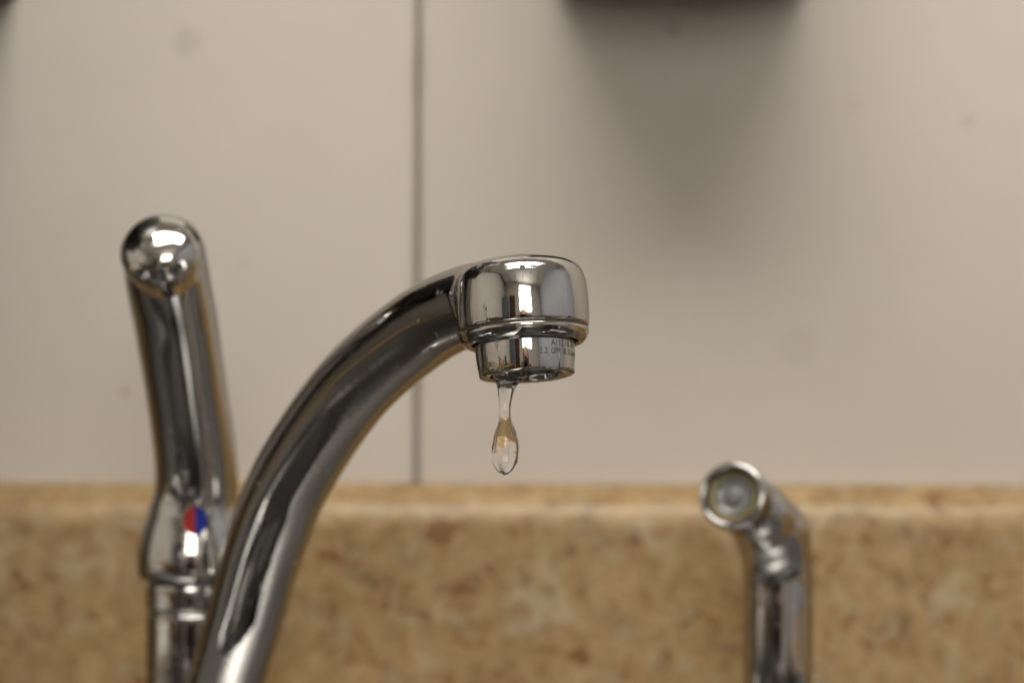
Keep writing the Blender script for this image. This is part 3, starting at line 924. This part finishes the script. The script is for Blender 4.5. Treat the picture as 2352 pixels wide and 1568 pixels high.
# ------------------------------------------------------------------ photographer and hand-held camera
pc_ = empty('photo_camera', (0, -.09, CAM_Z), 'black photo camera held by the photographer, mirrored in the aerator', 'camera')
link('camera_body', boxes_mesh('camera_body', [(-.065, .065, -.135, -.085, CAM_Z - .045, CAM_Z + .04)], .008, 3), M['black'], pc_)
link('viewfinder', boxes_mesh('viewfinder', [(-.028, .028, -.14, -.08, CAM_Z + .0405, CAM_Z + .062)], .006, 3), M['black'], pc_)
link('grip', boxes_mesh('grip', [(-.068, -.038, -.0845, -.066, CAM_Z - .043, CAM_Z + .03)], .007, 3), M['black'], pc_)
ln = link('lens', lathe('lens', round_profile([(.03, -.0845), (.032, -.07), (.034, -.05), (.034, -.014), (.030, -.012), (.027, -.02)], [0, .002, .003, .002, .001, 0]), (0, 0, CAM_Z), (0, 1, 0), 64), M['black'], pc_)
link('lens_glass', lathe('lens_glass', [(0, -.0205), (.014, -.0212), (.0272, -.0235)], (0, 0, CAM_Z), (0, 1, 0), 48), M['glass_dark'], ln)

ph = empty('person', (.05, -.62, 0), 'photographer in a maroon top bending behind a black camera', 'person')
HZ = 1.075
head = np.array((.005, -.265, HZ))
def f_skin(P):
    d = sd_ellipsoid(P, head + np.array((0, 0, .01)), (.074, .092, .108))
    d = smin(d, sd_ellipsoid(P, head + np.array((0, .03, -.055)), (.055, .06, .06)), .03)      # jaw
    d = smin(d, sd_chain(P, [head + np.array((0, .085, .008)), head + np.array((0, .108, -.025))], [.009, .014]), .012)   # nose
    for s in (-1, 1):
        d = smin(d, sd_ellipsoid(P, head + np.array((s * .076, -.005, -.005)), (.012, .022, .032)), .006)   # ears
        d = np.maximum(d, -(np.sqrt(((P - (head + np.array((s * .031, .097, .012)))) ** 2).sum(1)) - .012))  # eye sockets
        d = np.minimum(d, np.sqrt(((P - (head + np.array((s * .031, .071, .012)))) ** 2).sum(1)) - .0115)
    d = smin(d, sd_ellipsoid(P, head + np.array((0, .082, -.062)), (.024, .012, .009)), .006)  # lips
    d = smin(d, sd_chain(P, [head + np.array((0, -.03, -.05)), (.01, -.36, .98)], [.055, .056]), .03)   # neck
    # forearm ends and hands closed on the camera
    for s, wr in ((-1, (-.115, -.185, .985)), (1, (.105, -.175, .97))):
        if s < 0:
            palm = [(-.1, -.14, 1.0), (-.083, -.108, 1.02)]
            fing = [[(-.082, -.085, 1.062), (-.070, -.056, 1.060), (-.05, -.052, 1.058)],
                    [(-.084, -.082, 1.042), (-.072, -.052, 1.038), (-.048, -.050, 1.035)],
                    [(-.084, -.083, 1.022), (-.073, -.053, 1.017), (-.05, -.052, 1.014)],
                    [(-.083, -.086, 1.003), (-.072, -.06, .999), (-.053, -.056, .997)]]
            th = [(-.09, -.135, 1.01), (-.075, -.15, 1.03), (-.05, -.148, 1.045)]
        else:
            palm = [(.085, -.135, .975), (.055, -.09, .978)]
            fing = [[(.05, -.07, .985), (.036, -.045, .992), (.018, -.042, .994)],
                    [(.052, -.082, .976), (.03, -.055, .985), (.008, -.052, .991)],
                    [(.05, -.095, .972), (.026, -.075, .981), (.0, -.07, .988)],
                    [(.054, -.11, .971), (.03, -.098, .977), (.01, -.092, .98)]]
            th = [(.078, -.13, .985), (.078, -.105, 1.01), (.066, -.08, 1.03)]
        hnd = sd_chain(P, [wr, palm[0], palm[1]], [.024, .03, .026])
        for k, fg in enumerate(fing):
            c = sd_chain(P, [palm[1], fg[0], fg[1], fg[2]], [.013, .0095, .0088, (.0075, .008, .0075, .0068)[k]])
            hnd = smin(hnd, c, .004)
        hnd = smin(hnd, sd_chain(P, th, [.014, .0105, .009]), .006)
        d = np.minimum(d, hnd)
    return d
link('body', implicit_mesh('body', f_skin, (-.17, -.45, .88), (.17, -.03, 1.24), .0045, 4, 5), M['skin'], ph)
def f_top(P):
    d = sd_ellipsoid(P, (.02, -.47, .93), (.185, .13, .16))
    d = smin(d, sd_chain(P, [(.02, -.44, .95), (.05, -.66, .86)], [.125, .135]), .06)
    for s, el, wr in ((-1, (-.24, -.34, .80), (-.118, -.195, .98)), (1, (.25, -.33, .79), (.11, -.185, .963))):
        d = smin(d, sd_chain(P, [(s * .165 + .02, -.44, .985), el, wr], [.062, .05, .036]), .03)
    d = smin(d, sd_chain(P, [(.012, -.38, .985), (.01, -.345, 1.0)], [.07, .064]), .03)
    return d
link('top', implicit_mesh('top', f_top, (-.36, -.86, .68), (.38, -.14, 1.12), .009, 4, 4), M['maroon'], ph)
def f_tr(P):
    d = sd_ellipsoid(P, (.05, -.74, .84), (.165, .13, .13))
    for s in (-1, 1):
        d = smin(d, sd_chain(P, [(.05 + s * .085, -.73, .80), (.05 + s * .10, -.60, .47), (.05 + s * .105, -.70, .09)], [.095, .068, .056]), .03)
    return d
link('trousers', implicit_mesh('trousers', f_tr, (-.26, -.94, .02), (.36, -.46, 1.0), .01, 4, 4), M['trouser'], ph)
for s in (-1, 1):
    sx = .05 + s * .105
    def f_shoe(P, sx=sx): return -smin(-sd_chain(P, [(sx, -.72, .045), (sx + s * .01, -.52, .036)], [.047, .042]), -(0.001 - P[:, 2]), .006)
    link('shoe', implicit_mesh('shoe', f_shoe, (sx - .09, -.82, -.03), (sx + .09, -.42, .13), .008, 3, 4), M['black'], ph)
def f_hair(P):
    d = sd_ellipsoid(P, head + np.array((0, -.022, .028)), (.088, .098, .108))
    for s in (-1, 1):
        d = smin(d, sd_chain(P, [head + np.array((s * .07, -.02, .03)), head + np.array((s * .085, .0, -.06)), head + np.array((s * .10, .01, -.17))], [.03, .03, .014]), .02)
    cut = sd_ellipsoid(P, head + np.array((0, .10, -.115)), (.050, .085, .10))
    d = -smin(-d, cut, .012)
    return d + .0011 * np.sin(P[:, 0] * 520 + 60 * P[:, 2] + 2.2 * np.sin(P[:, 1] * 40))
link('hair', implicit_mesh('hair', f_hair, tuple(head - np.array((.16, .17, .22))), tuple(head + np.array((.16, .14, .17))), .005, 4, 4), M['hair'], ph)
